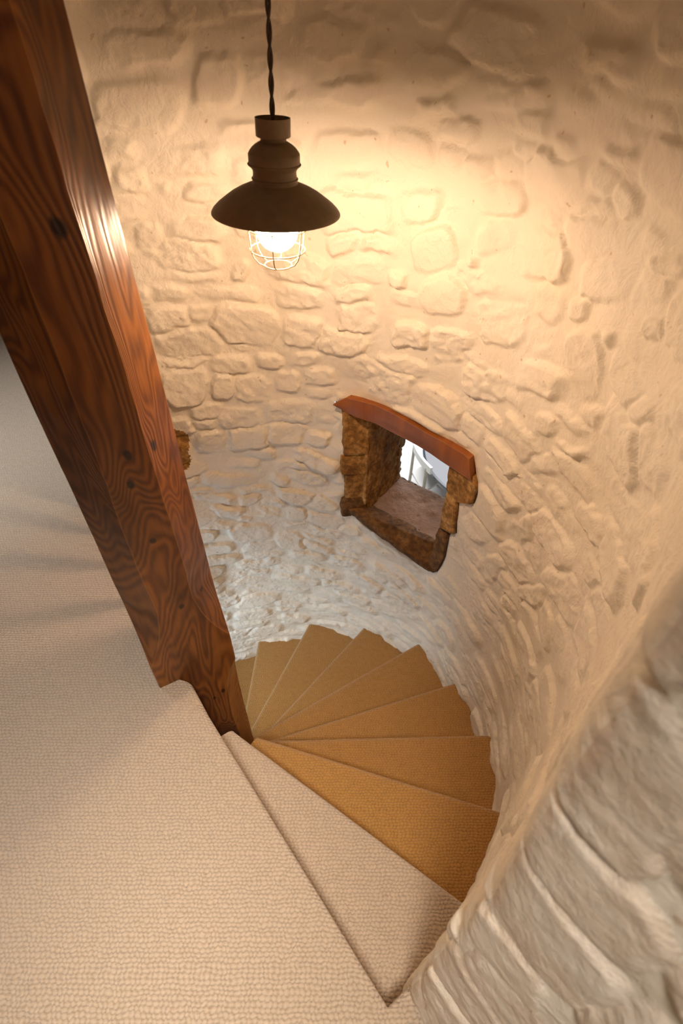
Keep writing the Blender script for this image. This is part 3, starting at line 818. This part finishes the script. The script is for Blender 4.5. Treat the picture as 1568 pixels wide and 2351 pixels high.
for k in range(6):
    a = math.radians(-94 + 60 * k)
    ctrl = [(cr[0][0] + .002, cr[0][1] + 0.03), (cr[0][0], cr[0][1]), (cr[0][0] * .985, cr[0][1] * .6 + cr[1][1] * .4), (cr[1][0] * 1.0, cr[1][1]),
            (cr[1][0] * .92, cr[1][1] * .62 + cr[2][1] * .38), (cr[1][0] * .76, cr[1][1] * .25 + cr[2][1] * .75), (cr[2][0] * 1.1, cr[2][1] + .002), (cr[2][0], cr[2][1])]
    tube('wire', [(r_ * math.cos(a), r_ * math.sin(a), z_) for r_, z_ in ctrl], 0.0016, M_WIRE, cage, 8)
for k in range(3):
    a = math.radians(26 + 120 * k)
    tube('strut', [(cr[0][0] * math.cos(a), cr[0][0] * math.sin(a), cr[0][1] + .03), (0.118 * math.cos(a), 0.118 * math.sin(a), lz(462) - ZL)], 0.0022, M_WIRE, cage, 8)
# twisted two-strand cord up to the ceiling
zc0 = lz(309) - ZL; zc1 = 2.56 - ZL
cord = empty('cord'); cord.parent = lamp; cord.rotation_euler = (0, 0, 0)
npt = 220
for ph in (0, math.pi):
    pts = []
    for i in range(npt):
        z_ = zc0 + (zc1 - zc0) * i / (npt - 1); tw = ph + z_ * 2 * math.pi / 0.085
        pts.append((0.0032 * math.cos(tw) + 0.0, 0.0032 * math.sin(tw), z_))
    tube('strand', pts, 0.0032, M_CORD, cord, 8)

# ------------------------------------------------------------------ the room below, seen through the window
M_LOWFLOOR = None
t = NT('pale_floor'); c = t.coord(rot=(0, 0, 0.5))
n = t.noise(t.coord((1, 12, 1), rot=(0, 0, 0.5)), 3, 4)
M_LOWFLOOR = t.fin(t.ramp(n, [(0.3, (0.70, 0.70, 0.69)), (0.7, (0.80, 0.80, 0.79))]), 0.4)
lf = prism('floor', [(-4.5, -2.6), (4.5, -2.6), (4.5, 9.0), (-4.5, 9.0)], -2.57, -2.452, M_LOWFLOOR); tag(lf, 'pale floor of the bright room below', kind='structure')
M_GLASS = mat_plain('grey_glass', (0.15, 0.15, 0.16), 0.5)
M_RIM = mat_plain('dark_glass_edge', (0.025, 0.03, 0.04), 0.3)
M_BEIGE = mat_plain('pale_wood_leg', (0.42, 0.37, 0.29), 0.5, 0, 0.15)
M_CHAIR = mat_plain('white_plastic', (0.80, 0.79, 0.76), 0.3)
def far(u, v, z): return on_z(u, v, z)
ZT = -1.72
e0, e1, e2 = far(976, 1040, ZT)[:2], far(992, 1080, ZT)[:2], far(1024, 1114, ZT)[:2]
# circle through three rim points
ma = np.array([e1 - e0, e2 - e1]) * 2; mb = np.array([e1 @ e1 - e0 @ e0, e2 @ e2 - e1 @ e1])
tcn = np.linalg.solve(ma, mb); trad = float(np.linalg.norm(e0 - tcn))
print('table', tcn, trad)
table = tag(empty('glass_table', (tcn[0], tcn[1], -2.452)), 'grey glass round table seen through the small window', 'table')
HT = ZT + 2.452
top_o = lathe('table_top', [(0, HT), (trad, HT), (trad, HT - 0.012), (0, HT - 0.012)], M_GLASS, table, 96)
lathe('rim', [(trad, HT + .001), (trad + 0.022, HT - 0.004), (trad + .022, HT - 0.03), (trad, HT - 0.034), (trad - .01, HT - .013)], M_RIM, table, 96)
for k in range(4):
    tube('leg', [(trad * .82 * math.cos(a_), trad * .82 * math.sin(a_), 0.0) for a_ in [math.radians(222 + 90 * k)]] + [(trad * .72 * math.cos(a_), trad * .72 * math.sin(a_), HT - 0.013) for a_ in [math.radians(222 + 90 * k)]], 0.032, M_BEIGE, table, 16)
# chair with a curved pale back rail
ZC = -1.60
c0_ = far(951, 1014, ZC); c1_ = far(964, 1043, ZC); c2_ = far(991, 1074, ZC)
cc = (c0_ + c2_) / 2
chair = tag(empty('chair', (cc[0], cc[1], -2.452)), 'white chair with curved back rail beside the glass table', 'chair')
hc = ZC + 2.452
rel = [np.array([q_[0] - cc[0], q_[1] - cc[1], hc]) for q_ in (c0_, c1_, c2_)]
arc = []
for f in np.linspace(0, 1, 14):
    arc.append(tuple((1 - f) ** 2 * rel[0] + 2 * f * (1 - f) * (2 * rel[1] - (rel[0] + rel[2]) / 2) + f * f * rel[2]))
bm = bmesh.new(); prev = None
for p in arc:
    cur = [bm.verts.new((p[0] + dx, p[1] + dx * .4, p[2] + dz)) for dx, dz in ((-.012, 0), (.012, 0), (.012, -.085), (-.012, -.085))]
    if prev:
        for k in range(4): bm.faces.new((prev[k], cur[k], cur[(k + 1) % 4], prev[(k + 1) % 4]))
    else: bm.faces.new(cur)
    prev = cur
bm.faces.new(prev[::-1]); bmesh.ops.recalc_face_normals(bm, faces=bm.faces)
o = bm_obj('back_rail', bm, M_CHAIR); o.parent = chair
sd = np.array([0.36, 0.30])
for q_, m in ((arc[1], M_BEIGE), (arc[-3], M_BEIGE)):
    tube('leg', [(q_[0], q_[1], hc - .06), (q_[0] - .01, q_[1] - .02, .45), (q_[0] - .04, q_[1] - .07, 0.0)], 0.016, m, chair, 10)
for q_ in (arc[1], arc[-3]):
    tube('leg', [(q_[0] + sd[0], q_[1] + sd[1], .44), (q_[0] + sd[0] + .02, q_[1] + sd[1] + .02, 0.0)], 0.016, M_BEIGE, chair, 10)
sp = [(arc[1][0], arc[1][1]), (arc[-3][0], arc[-3][1]), (arc[-3][0] + sd[0], arc[-3][1] + sd[1]), (arc[1][0] + sd[0], arc[1][1] + sd[1])]
o = prism('seat', sp, .44, .47, M_CHAIR, None, 0.01); o.parent = chair
